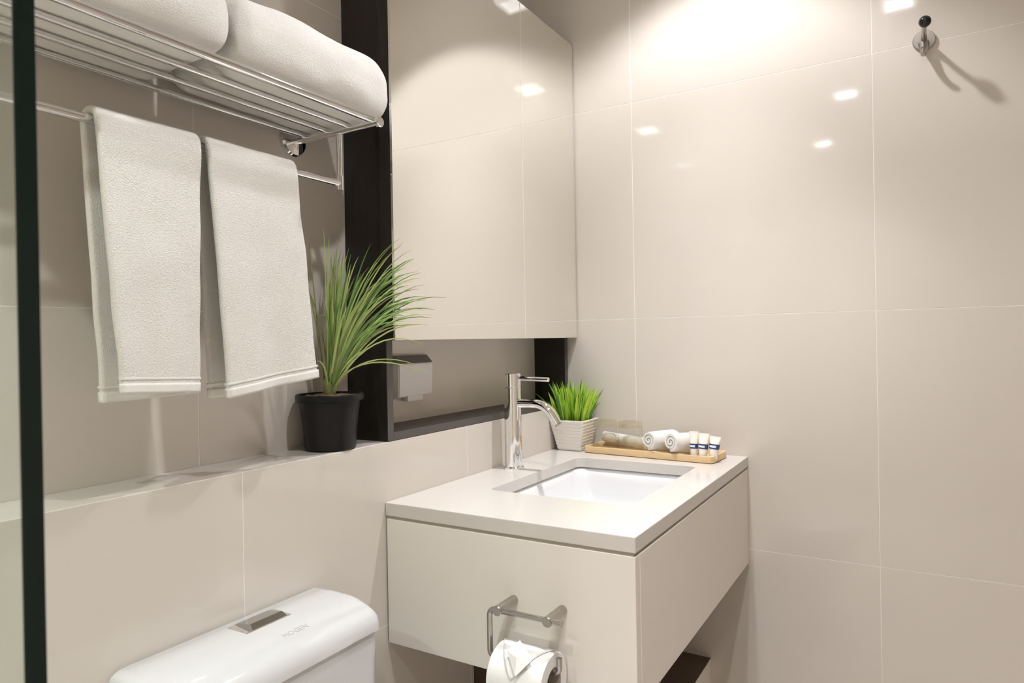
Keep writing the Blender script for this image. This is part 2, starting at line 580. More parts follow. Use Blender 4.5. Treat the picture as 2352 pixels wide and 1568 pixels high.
def sweep_prof(bm, prof, x0, x1, r, n=5):
    """profile (y,z) loop swept along x with rounded ends by shrinking"""
    cyy = sum(p[0] for p in prof) / len(prof)
    czz = sum(p[1] for p in prof) / len(prof)
    zmin = min(p[1] for p in prof)
    st = []
    for k in range(n + 1):
        a = math.pi / 2 * k / n
        st.append((x0 + r * (1 - math.sin(a)), 1 - math.cos(a)))
    st = st[::-1]
    xs = [(x, s) for x, s in st] if False else None
    seq = []
    for k in range(n + 1):
        a = math.pi / 2 * k / n
        seq.append((x0 + r * (1 - math.cos(a)), r * (1 - math.sin(a))))
    seq2 = [(x0 + x1 - x, d) for x, d in reversed(seq)]
    rings = []
    for x, d in seq + seq2:
        ring = []
        for (y, z) in prof:
            yy = y + (d if y < cyy else -d * 0.15)
            zz = z - (d * 0.62 if z > czz else 0)
            zz = max(zz, zmin)
            ring.append(bm.verts.new((x, yy, zz)))
        rings.append(ring)
    m_ = len(prof)
    for a, b in zip(rings, rings[1:]):
        for k in range(m_):
            bm.faces.new((a[k], a[(k + 1) % m_], b[(k + 1) % m_], b[k]))
    bm.faces.new(rings[0])
    bm.faces.new(rings[-1][::-1])
    return bm


lidp = [(-0.004, 0.7045), (-0.004, 0.738), (-0.0055, 0.7450), (-0.010, 0.7480), (-0.05, 0.7490), (-0.090, 0.7482), (-0.106, 0.7452), (-0.126, 0.7385),
        (-0.138, 0.7325), (-0.1455, 0.7235), (-0.1485, 0.713), (-0.149, 0.7045)]
lid = obj('lid', sweep_prof(nb(), lidp, TX0, TX1, 0.018), M['ceramic'], t, smooth=True, angle=50)
# tank below the lid, tapering and widening towards the pedestal
bm = nb()
rings = []
for z, x0, x1, y0, y1, r in ((0.7025, TX0 + .004, TX1 - .004, -0.1455, -0.006, .02), (0.55, TX0 + .004, TX1 - .004, -0.148, -0.006, .03), (0.40, TX0 + .012, TX1 - .010, -0.165, -0.006, .04),
                             (0.30, TX0 + .03, TX1 - .03, -0.19, -0.006, .05), (0.0, TX0 + .04, TX1 - .04, -0.20, -0.006, .05)):
    rings.append([bm.verts.new((x, y, z)) for x, y in rrect(x0, x1, y0, y1, r, 5)])
for a, b in zip(rings, rings[1:]):
    n = len(a)
    for k in range(n):
        bm.faces.new((a[k], a[(k + 1) % n], b[(k + 1) % n], b[k]))
bm.faces.new(rings[0])
bm.faces.new(rings[-1][::-1])
obj('tank', bm, M['ceramic'], t, smooth=True, angle=50)
# bowl and seat in front (below the picture)
bcx = (TX0 + TX1) / 2
bm = nb()
rings = []
for z, hx_, y0, y1 in ((0.0, 0.115, -0.60, -0.19), (0.12, 0.105, -0.58, -0.19), (0.26, 0.135, -0.64, -0.18), (0.36, 0.175, -0.70, -0.17), (0.385, 0.178, -0.705, -0.17)):
    cyy, hyy = (y0 + y1) / 2, (y1 - y0) / 2
    rings.append([bm.verts.new((bcx + hx_ * math.cos(q) * abs(math.cos(q)) ** -0.2, cyy + hyy * math.sin(q), z)) for q in [2 * math.pi * (k + .5) / 36 for k in range(36)]])
for a, b in zip(rings, rings[1:]):
    for k in range(36):
        bm.faces.new((a[k], a[(k + 1) % 36], b[(k + 1) % 36], b[k]))
bm.faces.new(rings[-1])
bm.faces.new(rings[0][::-1])
obj('bowl', bm, M['ceramic'], t, smooth=True, angle=50)
bm = nb()
rings = []
for z, g in ((0.387, 1.0), (0.405, 1.01), (0.418, 0.99), (0.422, 0.94)):
    rings.append([bm.verts.new((bcx + 0.18 * g * math.cos(q) * abs(math.cos(q)) ** -0.2, -0.445 + 0.262 * g * math.sin(q), z)) for q in [2 * math.pi * (k + .5) / 36 for k in range(36)]])
for a, b in zip(rings, rings[1:]):
    for k in range(36):
        bm.faces.new((a[k], a[(k + 1) % 36], b[(k + 1) % 36], b[k]))
bm.faces.new(rings[-1])
bm.faces.new(rings[0][::-1])
obj('seat_cover', bm, M['ceramic'], t, smooth=True, angle=40)
# flush button: chrome plate with a raised rocker
bxc, byc = -1.135, -0.0455
fb = obj('button_plate', bx(bxc - 0.040, bxc + 0.040, byc - 0.0215, byc + 0.0215, 0.7475, 0.7500, bevel=0.001, seg=2), M['chrome'], t, label='chrome flush button plate')
bm = nb()
rk = [(-0.029, -0.0205, 0.7500), (0.033, -0.0205, 0.7500), (0.033, 0.0195, 0.7500), (-0.029, 0.0195, 0.7500), (-0.026, -0.0115, 0.7560), (0.030, -0.0115, 0.7560), (0.030, 0.0185, 0.7512), (-0.026, 0.0185, 0.7512)]
vv = [bm.verts.new((bxc + a, byc + b, c)) for a, b, c in rk]
for f in ((0, 3, 2, 1), (4, 5, 6, 7), (0, 1, 5, 4), (1, 2, 6, 5), (2, 3, 7, 6), (3, 0, 4, 7)):
    bm.faces.new([vv[i] for i in f])
obj('button', bm, M['dark_chrome'], fb)
# lettering on the sloping front of the lid
cu = bpy.data.curves.new('lettering', 'FONT')
cu.body = 'MOGEN'
cu.size = 0.0125
cu.align_x = 'CENTER'
cu.extrude = 0.0001
cu.resolution_u = 2
cu.materials.append(M['print'])
tmp = bpy.data.objects.new('lettering_curve', cu)
C.objects.link(tmp)
bpy.context.view_layer.update()
lme = bpy.data.meshes.new_from_object(tmp.evaluated_get(bpy.context.evaluated_depsgraph_get()))
bpy.data.objects.remove(tmp)
lo = bpy.data.objects.new('lettering', lme)
C.objects.link(lo)
lo.parent = t
sl = math.atan2(0.7452 - 0.7385, 0.020)
lo.location = Vector((-1.125, -0.1135, 0.74295)) - t.location
lo.rotation_euler = (sl, 0, 0)
lo['label'] = 'faint grey maker lettering on the lid'

# ------------------------------------------------------------------ faucet
FX, FY = -0.399, -0.047
t = thing('basin_faucet', 'tall chrome single lever faucet behind the basin', 'faucet', (FX, FY, CT1))
obj('base_ring', lt([(0, 0), (0.0245, 0), (0.0245, 0.004), (0.0225, 0.006), (0, 0.006)], (FX, FY, CT1)), M['chrome'], t, smooth=True, angle=30)
obj('body', lt([(0, 0.005), (0.0205, 0.005), (0.0205, 0.194), (0.0200, 0.1948), (0, 0.1948)], (FX, FY, CT1), seg=48), M['chrome'], t, smooth=True, angle=30)
hd = obj('handle_cap', lt([(0, 0.1955), (0.0200, 0.1955), (0.0205, 0.1963), (0.0205, 0.2275), (0.0195, 0.2285), (0, 0.2285)], (FX, FY, CT1), seg=48), M['chrome'], t, smooth=True, angle=30)
obj('lever', tb([(FX, FY - 0.018, CT1 + 0.2170), (FX, FY - 0.098, CT1 + 0.2148), (FX, FY - 0.0988, CT1 + 0.2148)], [0.0052, 0.0052, 0.0045], 20), M['chrome'], hd, smooth=True, angle=40)
sp = [Vector((FX, FY - 0.012, 1.0075)), Vector((FX, FY - 0.060, 1.0080))]
sp += arc((FX, FY - 0.060, 1.008 - 0.055), 0.055, math.radians(90), math.radians(33), 10, (0, -1, 0), (0, 0, 1))[1:]
dlast = (sp[-1] - sp[-2]).normalized()
sp.append(sp[-1] + dlast * 0.026)
s_ = obj('spout', tb(sp, 0.0105, 24), M['chrome'], t, smooth=True, angle=40)
obj('aerator', tb([sp[-1] - dlast * 0.001, sp[-1] + dlast * 0.003], 0.0085, 20), M['satin'], s_, smooth=True, angle=40)

# ------------------------------------------------------------------ towel rack
RX = -0.928
RL = -1.528
ZB = 1.531
t = thing('towel_rack', 'chrome wall mounted towel rack with shelf bars and lower rail', 'towel rack', ((RX + RL) / 2, DEP, ZB))
for x in (RX, RL):
    f = obj('wall_flange', lt([(0, 0), (0.027, 0), (0.027, 0.008), (0.024, 0.012), (0.012, 0.013), (0, 0.013)], (x, DEP - 0.0005, ZB), (0, -1, 0)), M['chrome'], t, smooth=True, angle=30)
    a_ = obj('bracket_arm', tb([(x, DEP - 0.012, ZB), (x, -0.108, ZB)], 0.0062, 20), M['chrome'], t, smooth=True, angle=40)
    obj('end_knob', lt([(0, 0), (0.0075, 0), (0.009, 0.002), (0.009, 0.007), (0.0075, 0.009), (0, 0.009)], (x, -0.106, ZB), (0, -1, 0), seg=24), M['chrome'], a_, smooth=True, angle=30)
    h_ = obj('hanger_rod', tb([(x, -0.0171, ZB - 0.004), (x, -0.0171, 1.428)], 0.0048, 16), M['chrome'], t, smooth=True, angle=40)
    obj('end_cap', tb([(x, -0.0171, 1.4525), (x, -0.0171, 1.4275)], 0.0068, 16), M['chrome'], h_, smooth=True, angle=40)
for y, r in ((-0.097, 0.0062), (-0.039, 0.0046), (0.0127, 0.0046), (0.068, 0.0046)):
    obj('shelf_bar', tb([(RL - 0.004, y, ZB + 0.006), (RX + 0.004, y, ZB + 0.006)], r, 16), M['chrome'], t, smooth=True, angle=40)
RAILZ, RAILY = 1.4395, -0.0171
obj('lower_rail', tb([(RL, RAILY, RAILZ), (RX, RAILY, RAILZ)], 0.0062, 16), M['chrome'], t, smooth=True, angle=40)


# ------------------------------------------------------------------ folded bath towels on the rack
def folded_towel(x0, x1, y0, y1, z0, z1, label, seed, rleft=0.052):
    bm = nb()
    nx, ny, nz = 34, 22, 14
    cxx, cyy, czz = (x0 + x1) / 2, (y0 + y1) / 2, (z0 + z1) / 2
    hx_, hy_, hz_ = (x1 - x0) / 2, (y1 - y0) / 2, (z1 - z0) / 2
    res = bmesh.ops.create_cube(bm, size=2.0)
    bmesh.ops.subdivide_edges(bm, edges=bm.edges[:], cuts=21, use_grid_fill=True)
    rx, rz = 0.046, 0.046
    for v in bm.verts:
        p = v.co.copy()
        q = Vector((p.x * hx_, p.y * hy_, p.z * hz_))
        # round the block: clamp to an inner box and push out by a radius
        R = 0.052
        RX_ = rleft if q.x < 0 else R
        inn = Vector((max(-hx_ + RX_, min(hx_ - RX_, q.x)), max(-hy_ + R * .75, min(hy_ - R * .75, q.y)), max(-hz_ + R, min(hz_ - R, q.z))))
        d = q - inn
        if d.length > 1e-6:
            dd = Vector((d.x / RX_, d.y / (R * .75), d.z / R)).normalized()
            q = inn + Vector((dd.x * RX_, dd.y * R * .75, dd.z * R))
        # swell towards the middle of the top
        if q.z > 0:
            q.z += 0.010 * (1 - (q.x / hx_) ** 2) * (1 - (q.y / hy_) ** 2)
        nn = noise.noise(Vector((q.x * 11 + seed, q.y * 11, q.z * 11)))
        n3 = noise.noise(Vector((q.x * 32 + seed, q.y * 32, q.z * 32)))
        g = q.normalized()
        q += g * (nn * 0.008 + n3 * 0.0018)
        # sag between the bars
        if q.z < -hz_ + 0.02:
            q.z = max(q.z, -hz_)
        v.co = q + Vector((cxx, cyy, czz))
    o = obj('bath_towel', bm, M['terry'], None, smooth=True, sub=1, origin=(cxx, cyy, z0))
    return tag(o, label, 'towel', 'folded bath towels on the rack')


folded_towel(-1.1905, -0.862, -0.100, 0.098, 1.5425, 1.656, 'folded white bath towel at the right end of the rack shelf', 3.1, rleft=0.016)
folded_towel(-1.575, -1.1925, -0.108, 0.098, 1.5425, 1.664, 'folded white bath towel on the rack shelf nearest the glass panel', 9.7)


# ------------------------------------------------------------------ hand towels over the lower rail
def hand_towel(front, back, label, seed, zf, zb):
    """front/back = (x_left_top, x_right_top, x_left_bottom, x_right_bottom); zf/zb = (z at left, z at right) of the lower hem"""
    root = thing('hand_towel', label, 'towel', ((front[0] + front[1]) / 2, RAILY, min(zb + zf)), 'hand towels on the rail')
    nx = 26
    R = 0.0165
    path = []                     # (side, t) parameter from the front hem up and over to the back hem
    NF, NA = 40, 10
    for k in range(NF + 1):
        path.append(('f', 1 - k / NF))
    for k in range(1, NA):
        path.append(('a', k / NA))
    for k in range(NF + 1):
        path.append(('b', k / NF))

    def pt(side, s, u, off=0.0):
        if side == 'f':
            xl = front[0] + (front[2] - front[0]) * s
            xr = front[1] + (front[3] - front[1]) * s
            zb_ = zf[0] + (zf[1] - zf[0]) * u
            z = RAILZ + (zb_ - RAILZ) * s
            y = RAILY - R - 0.010 * s ** 0.8
            y += -0.0045 * s * math.sin(u * 5.0 + seed) - 0.004 * s * math.sin(u * 11 + seed * 2) * s
            y -= off
        elif side == 'b':
            xl = back[0] + (back[2] - back[0]) * s
            xr = back[1] + (back[3] - back[1]) * s
            zb_ = zb[0] + (zb[1] - zb[0]) * u
            z = RAILZ + (zb_ - RAILZ) * s
            y = RAILY + R + 0.004 * s + 0.003 * s * math.sin(u * 6 + seed)
            y += off
        else:
            a = math.pi * s
            xl = front[0] + (back[0] - front[0]) * s
            xr = front[1] + (back[1] - front[1]) * s
            y = RAILY - (R + off) * math.cos(a)
            z = RAILZ + (R * 0.75 + off) * math.sin(a)
        x = xl + (xr - xl) * u
        x += 0.0025 * noise.noise(Vector((z * 14 + seed, u, 2.0))) * (1 if u in (0.0, 1.0) else 0.5)
        y += 0.0016 * noise.noise(Vector((x * 18, z * 18, seed)))
        # soft shoulders where the sheet leaves the rail
        return Vector((x, y, z))

    def grid(seq, off=0.0):
        bm = nb()
        g = [[bm.verts.new(pt(sd_, s, i / nx, off)) for i in range(nx + 1)] for sd_, s in seq]
        for a, b in zip(g, g[1:]):
            for i in range(nx):
                bm.faces.new((a[i], a[i + 1], b[i + 1], b[i]))
        return bm
    o = obj('terry_cloth', grid(path), M['terry'], root, smooth=True)
    sd = o.modifiers.new('solid', 'SOLIDIFY')
    sd.thickness = 0.0105
    sd.offset = 0
    ss = o.modifiers.new('subsurf', 'SUBSURF')
    ss.levels = 1
    ss.render_levels = 1
    for sd_, nm in (('f', 'hem'), ('b', 'hem')):
        for s0, s1, th in ((0.944, 0.953, 0.0118), (0.966, 1.004, 0.0124)):
            seq = [(sd_, s0 + (s1 - s0) * k / 4) for k in range(5)]
            h = obj(nm, grid(seq), M['hem'], root, smooth=True)
            q = h.modifiers.new('solid', 'SOLIDIFY')
            q.thickness = th
            q.offset = 0
    return root


hand_towel((-1.352, -1.2125, -1.336, -1.222), (-1.352, -1.215, -1.330, -1.196),
           'white hand towel hanging on the rail nearest the glass panel', 0.6, (1.102, 1.096), (1.089, 1.092))
hand_towel((-1.2015, -1.0415, -1.180, -1.019), (-1.200, -1.045, -1.176, -1.085),
           'white hand towel hanging on the rail beside the leafy potted plant', 2.3, (1.084, 1.105), (1.083, 1.087))


# ------------------------------------------------------------------ potted plant on the ledge
PX, PY = -0.903, 0.0425
t = thing('potted_grass_plant', 'tall spiky green plant in a round black pot on the ledge', 'potted plant', (PX, PY, LEDGE))
obj('pot', lt([(0, 0.0005), (0.043, 0.0005), (0.0455, 0.003), (0.0485, 0.04), (0.0545, 0.088), (0.0585, 0.0885), (0.0612, 0.0905), (0.0615, 0.099), (0.0600, 0.1015), (0.0570, 0.1015), (0.0555, 0.099), (0.0535, 0.088), (0, 0.088)],
              (PX, PY, LEDGE), seg=56), M['black_plastic'], t, smooth=True, angle=35)
bm = lt([(0, 0.004), (0.02, 0.0035), (0.04, 0.002), (0.0535, -0.001), (0.0535, -0.004), (0, -0.004)], (PX, PY, LEDGE + 0.0965), seg=40)
bmesh.ops.subdivide_edges(bm, edges=bm.edges[:], cuts=2, use_grid_fill=True)
for v in bm.verts:
    if v.co.z > LEDGE + 0.094:
        v.co.z += 0.0035 * noise.noise(v.co * 150)
obj('soil', bm, M['soil'], t)


def blade(p0, p1, p2, w, n=10, twist=0.0):
    """curved tapering leaf with a folded midrib between three bezier points"""
    bm = nb()
    p0, p1, p2 = Vector(p0), Vector(p1), Vector(p2)
    rows = []
    for k in range(n + 1):
        s = k / n
        c = (1 - s) ** 2 * p0 + 2 * s * (1 - s) * p1 + s * s * p2
        d = (2 * (1 - s) * (p1 - p0) + 2 * s * (p2 - p1)).normalized()
        side = d.cross(Vector((0.35, 0.93, 0.1)) if abs(d.y) < .95 else Vector((1, 0, 0))).normalized()
        side = Matrix.Rotation(twist, 3, d) @ side
        nrm = side.cross(d).normalized()
        ww = w * min(1.0, 0.75 + 1.2 * s) * (1 - s ** 3) ** 0.75 if s < 1 else 0
        ww = max(ww, 0.0002)
        rows.append([bm.verts.new(c - side * ww + nrm * ww * .35), bm.verts.new(c - nrm * ww * 0.15), bm.verts.new(c + side * ww + nrm * ww * .35)])
    for a, b in zip(rows, rows[1:]):
        for i in range(2):
            bm.faces.new((a[i], a[i + 1], b[i + 1], b[i]))
    return bm


zc = LEDGE + 0.094
rnd = random.Random(12)
obj('stem', lt([(0, 0), (0.0115, 0), (0.0110, 0.012), (0.0120, 0.026), (0.008, 0.04), (0, 0.045)], (PX, PY, zc), seg=16), LEAF[3], t, smooth=True)
tips = [(-.925, .065, 1.345, 3), (-.862, .075, 1.325, 3), (-.868, .06, 1.327, 3), (-.82, .045, 1.345, 0), (-.782, .03, 1.335, 0), (-.776, .005, 1.317, 0), (-.946, .05, 1.26, 3),
        (-.76, -.03, 1.24, 1), (-.733, -.06, 1.21, 1), (-.765, -.045, 1.155, 1), (-.768, -.078, 1.097, 1), (-.873, -.02, 1.145, 1), (-.975, .0, 1.128, 1), (-.79, -.02, 1.29, 0),
        (-.80, -.01, 1.30, 0), (-.75, -.05, 1.225, 1), (-.745, -.045, 1.19, 1), (-.79, -.07, 1.115, 1), (-.935, .075, 1.31, 3)]
specs = []
for tx, ty, tz, mi in tips:
    specs.append((Vector((tx, ty, tz)), mi))
for k in range(104):
    a = rnd.uniform(-0.35, 1.0) * math.pi
    lean = rnd.random()
    ln = rnd.uniform(0.14, 0.27)
    th = (0.05 + 0.95 * lean ** 1.1) * math.radians(62)
    # leaves lean out to the right and into the room more than towards the wall
    dx = math.sin(th) * math.cos(-a * 0.75 - 0.1)
    dy = math.sin(th) * math.sin(-a * 0.75 - 0.1)
    tp = Vector((PX + ln * dx, PY + ln * dy * 0.75, zc + 0.05 + ln * math.cos(th)))
    tp.y = min(tp.y, 0.098)
    if tp.x < -0.97:
        tp.x = -0.97 + rnd.uniform(0, .03)
    specs.append((tp, rnd.choice([0, 0, 1, 1, 2, 2, 3])))
for tp, mi in specs:
    if tp.x > -0.825:                     # passes in front of the cabinet: keep clear of the mirror
        tp.y = min(tp.y, -0.045 - rnd.uniform(0, .02) if tp.z > 1.12 else -0.02)
    h = tp - Vector((PX, PY, zc))
    out = Vector((h.x, h.y, 0))
    a = math.atan2(out.y, out.x) + rnd.uniform(-1.0, 1.0)
    rr = rnd.uniform(0.001, 0.0095)
    b0 = Vector((PX + rr * math.cos(a), PY + rr * math.sin(a), zc + rnd.uniform(0.004, 0.020)))
    h = tp - b0
    mid = b0 + Vector((out.x * 0.30, out.y * 0.40, h.z * 0.60 + 0.40 * out.length))
    mid += Vector((rnd.uniform(-.006, .006), rnd.uniform(-.006, .006), rnd.uniform(-.01, .01)))
    if tp.x > -0.825:
        # the bezier must reach y = -0.04 by the time x = -0.81
        for _ in range(30):
            bad = False
            for k in range(1, 20):
                q = k / 20
                c = (1 - q) ** 2 * b0 + 2 * q * (1 - q) * mid + q * q * tp
                if c.x > -0.815 and c.y > -0.040 and c.z > 1.15:
                    bad = True
                if c.x > -0.80 and c.y > -0.004:
                    bad = True
            if not bad:
                break
            mid.y -= 0.008
            mid.x -= 0.002
            tp.y -= 0.003
    mid.y = min(mid.y, 0.098)
    obj('leaf', blade(b0, mid, tp, rnd.uniform(0.0013, 0.0023), 10, rnd.uniform(-.5, .5)), LEAF[mi], t)

# ------------------------------------------------------------------ small grass in white square pot
WX, WY = -0.0765, -0.0535
t = thing('potted_artificial_grass', 'bright green grass in a ridged white square pot on the worktop', 'potted plant', (WX, WY, CT1))


def sq(bm, half, z, r):
    return [bm.verts.new((x, y, z)) for x, y in rrect(WX - half, WX + half, WY - half, WY + half, r, 3)]


bm = nb()
rings = []
H = 0.0855
NR = 9
zz = [(0.0335, CT1 + 0.0005), (0.0350, CT1 + 0.002)]
for k in range(NR):
    s0, s1 = k / NR, (k + 1) / NR
    h0 = 0.0352 + (0.0520 - 0.0352) * s0
    h1 = 0.0352 + (0.0520 - 0.0352) * s1
    za, zb2 = CT1 + 0.003 + (H - 0.003) * s0, CT1 + 0.003 + (H - 0.003) * s1
    zz += [(h0 + 0.0002, za), (h1 + 0.0009, zb2 - 0.0022), (h1 - 0.0002, zb2 - 0.0006)]
zz += [(0.0522, CT1 + H), (0.0495, CT1 + H), (0.0455, CT1 + H - 0.014), (0.010, CT1 + H - 0.014)]
for h, z in zz:
    rings.append(sq(bm, h, z, min(0.004, h * .2)))
for a, b in zip(rings, rings[1:]):
    n = len(a)
    for k in range(n):
        bm.faces.new((a[k], a[(k + 1) % n], b[(k + 1) % n], b[k]))
bm.faces.new(rings[0][::-1])
bm.faces.new(rings[-1])
obj('pot', bm, M['white_pot'], t, smooth=True, angle=25)
obj('moss', bx(WX - 0.0455, WX + 0.0455, WY - 0.0455, WY + 0.0455, CT1 + H - 0.0135, CT1 + H - 0.006, bevel=0.003), M['dark_moss'], t)
rnd = random.Random(5)
bm_all = nb()
for k in range(290):
    px = rnd.uniform(-1, 1)
    py = rnd.uniform(-1, 1)
    rad2 = (px * px + py * py) / 2
    b0 = Vector((WX + px * 0.037, WY + py * 0.037, CT1 + H - 0.009))
    ln = rnd.uniform(0.065, 0.122) * (1 - 0.22 * rad2)
    lx = px * 0.26 + rnd.uniform(-.16, .16)
    ly = py * 0.26 + rnd.uniform(-.16, .16)
    if k % 9 == 0:
        lx, ly, ln = lx + px * 0.35, ly + py * 0.35, ln * 0.85
    tp = b0 + Vector((lx * ln, ly * ln, ln))
    tp.x = min(tp.x, -0.004)
    if tp.z < 0.985:
        tp.y = min(tp.y, -0.004)
    mid = (b0 + tp) / 2 + Vector((-lx * ln * .18, -ly * ln * .18, 0.004))
    mid.y = min(mid.y, -0.003)
    mid.x = min(mid.x, -0.004)
    w = rnd.uniform(0.0024, 0.0040)
    nb_ = blade(b0, mid, tp, w, 5, rnd.uniform(-1.5, 1.5))
    me = bpy.data.meshes.new('tmp')
    mi = rnd.choice([0, 0, 1, 1, 2])
    for f in nb_.faces:
        f.material_index = mi
    nb_.to_mesh(me)
    nb_.free()
    bm_all.from_mesh(me)
    bpy.data.meshes.remove(me)
obj('grass_blades', bm_all, GRASS, t, kind='stuff')

# ------------------------------------------------------------------ amenity tray
# tray frame: origin at the front left corner, u along its length, v towards the wall
T0 = Vector((-0.122, -0.100, CT1))
T1 = Vector((-0.150, -0.4575, CT1))
TU = (T1 - T0).normalized()
TV = Vector((-TU.y, TU.x, 0))
TLEN, TWID = (T1 - T0).length, 0.112


def tp_(u, v, z):
    return T0 + TU * u + TV * v + Vector((0, 0, z))


bm = nb()
loops = []
for d, z in ((0.003, 0.0005), (0.0005, 0.002), (0.0, 0.0165), (0.0008, 0.0178), (0.005, 0.0178), (0.0058, 0.0165), (0.0075, 0.0068), (0.012, 0.0060)):
    loops.append([bm.verts.new(tp_(x, y, z)) for x, y in rrect(d, TLEN - d, d, TWID - d, 0.012, 5)])
for a, b in zip(loops, loops[1:]):
    n = len(a)
    for k in range(n):
        bm.faces.new((a[k], a[(k + 1) % n], b[(k + 1) % n], b[k]))
bm.faces.new(loops[0])
bm.faces.new(loops[-1][::-1])
o = obj('amenity_tray', bm, M['bamboo'], None, smooth=True, angle=40, origin=tuple(tp_(TLEN / 2, TWID / 2, 0)))
tag(o, 'long pale wooden tray of toiletries on the worktop by the wall', 'tray')
TZ = 0.0063


def tumbler(u, v, label):
    c = tp_(u, v, TZ + 0.0002)
    t = thing('glass_tumbler', label, 'glass', tuple(c), 'upturned tumblers on the tray')
    # upside down: mouth on the tray, thick base on top
    obj('glass_body', lt([(0.0335, 0), (0.0350, 0.0), (0.0335, 0.040), (0.0326, 0.064), (0.0311, 0.064), (0.0320, 0.040)], c, seg=40, closed=True), M['tumbler'], t, smooth=True, angle=35)
    obj('thick_base', lt([(0, 0.064), (0.0311, 0.064), (0.0328, 0.064), (0.0330, 0.069), (0.0318, 0.0765), (0.0290, 0.079), (0.012, 0.0785), (0, 0.078)], c, seg=40), M['gold_rim'], t, smooth=True, angle=35, label='cut glass base with a yellowish glint')


tumbler(0.045, 0.047, 'upturned glass tumbler on the tray next to the white pot')
tumbler(0.118, 0.050, 'upturned glass tumbler on the tray next to the rolled cloths')


def spiral_roll(c0, c1, R, turns, th, label, name='rolled_face_cloth', wob=0.0, phase=0.6):
    """cloth rolled up along the axis c0 -> c1: a thick spiral sheet"""
    c0, c1 = Vector(c0), Vector(c1)
    ax = (c1 - c0).normalized()
    u, v = frame_from(ax)
    n = int(turns * 22)
    bm = nb()
    def rad(a):
        return R * (0.12 + 0.88 * a / (turns * 2 * math.pi))
    stations = [(0, 0.90), (0.05, 0.98), (0.45, 1.0 + wob * .6), (0.95, 1.0 + wob), (1.0, 0.93 + wob)]
    outer, inn = [], []
    L = (c1 - c0).length
    for s, g in stations:
        ro, ri = [], []
        for k in range(n + 1):
            a = turns * 2 * math.pi * k / n
            r = rad(a)
            pitch = R * 0.88 / turns
            e = 0.5 * th * pitch
            base = c0 + ax * (L * s)
            dirv = math.cos(a + phase) * u + math.sin(a + phase) * v
            rr = (r - e) * (1 + (g - 1) * (k / n) ** 2)
            ro.append(bm.verts.new(base + dirv * (rr + e * .98)))
            ri.append(bm.verts.new(base + dirv * max(0.0005, rr - e * .98)))
        outer.append(ro)
        inn.append(ri)
    for i in range(len(stations) - 1):
        for k in range(n):
            bm.faces.new((outer[i][k], outer[i][k + 1], outer[i + 1][k + 1], outer[i + 1][k]))
            bm.faces.new((inn[i][k], inn[i + 1][k], inn[i + 1][k + 1], inn[i][k + 1]))
        bm.faces.new((outer[i][0], outer[i + 1][0], inn[i + 1][0], inn[i][0]))
        bm.faces.new((outer[i][n], inn[i][n], inn[i + 1][n], outer[i + 1][n]))
    for i in (0, len(stations) - 1):
        for k in range(n):
            bm.faces.new((outer[i][k], inn[i][k], inn[i][k + 1], outer[i][k + 1]))
    cc = (c0 + c1) / 2
    o = obj(name, bm, M['terry'], None, smooth=True, angle=70, origin=(cc.x, cc.y, min(c0.z, c1.z) - R))
    return tag(o, label, 'towel', 'rolled cloths on the tray')


RR = 0.0262
spiral_roll(tp_(0.190, 0.004, TZ + RR + 0.0135), tp_(0.222, 0.092, TZ + RR * 1.3), RR, 2.6, 0.70, 'white rolled face cloth on the tray next to the tumblers', wob=0.28, phase=-2.2)
spiral_roll(tp_(0.2495, 0.003, TZ + RR + 0.0135), tp_(0.2835, 0.092, TZ + RR * 1.22), RR, 2.6, 0.70, 'white rolled face cloth on the tray next to the small tubes', wob=0.20, phase=-2.2)
spiral_roll(tp_(0.018, 0.0905, TZ + 0.0295), tp_(0.168, 0.0865, TZ + 0.0185), 0.0165, 2.0, 0.97, 'slim white roll lying behind the tumblers on the tray', phase=1.57)


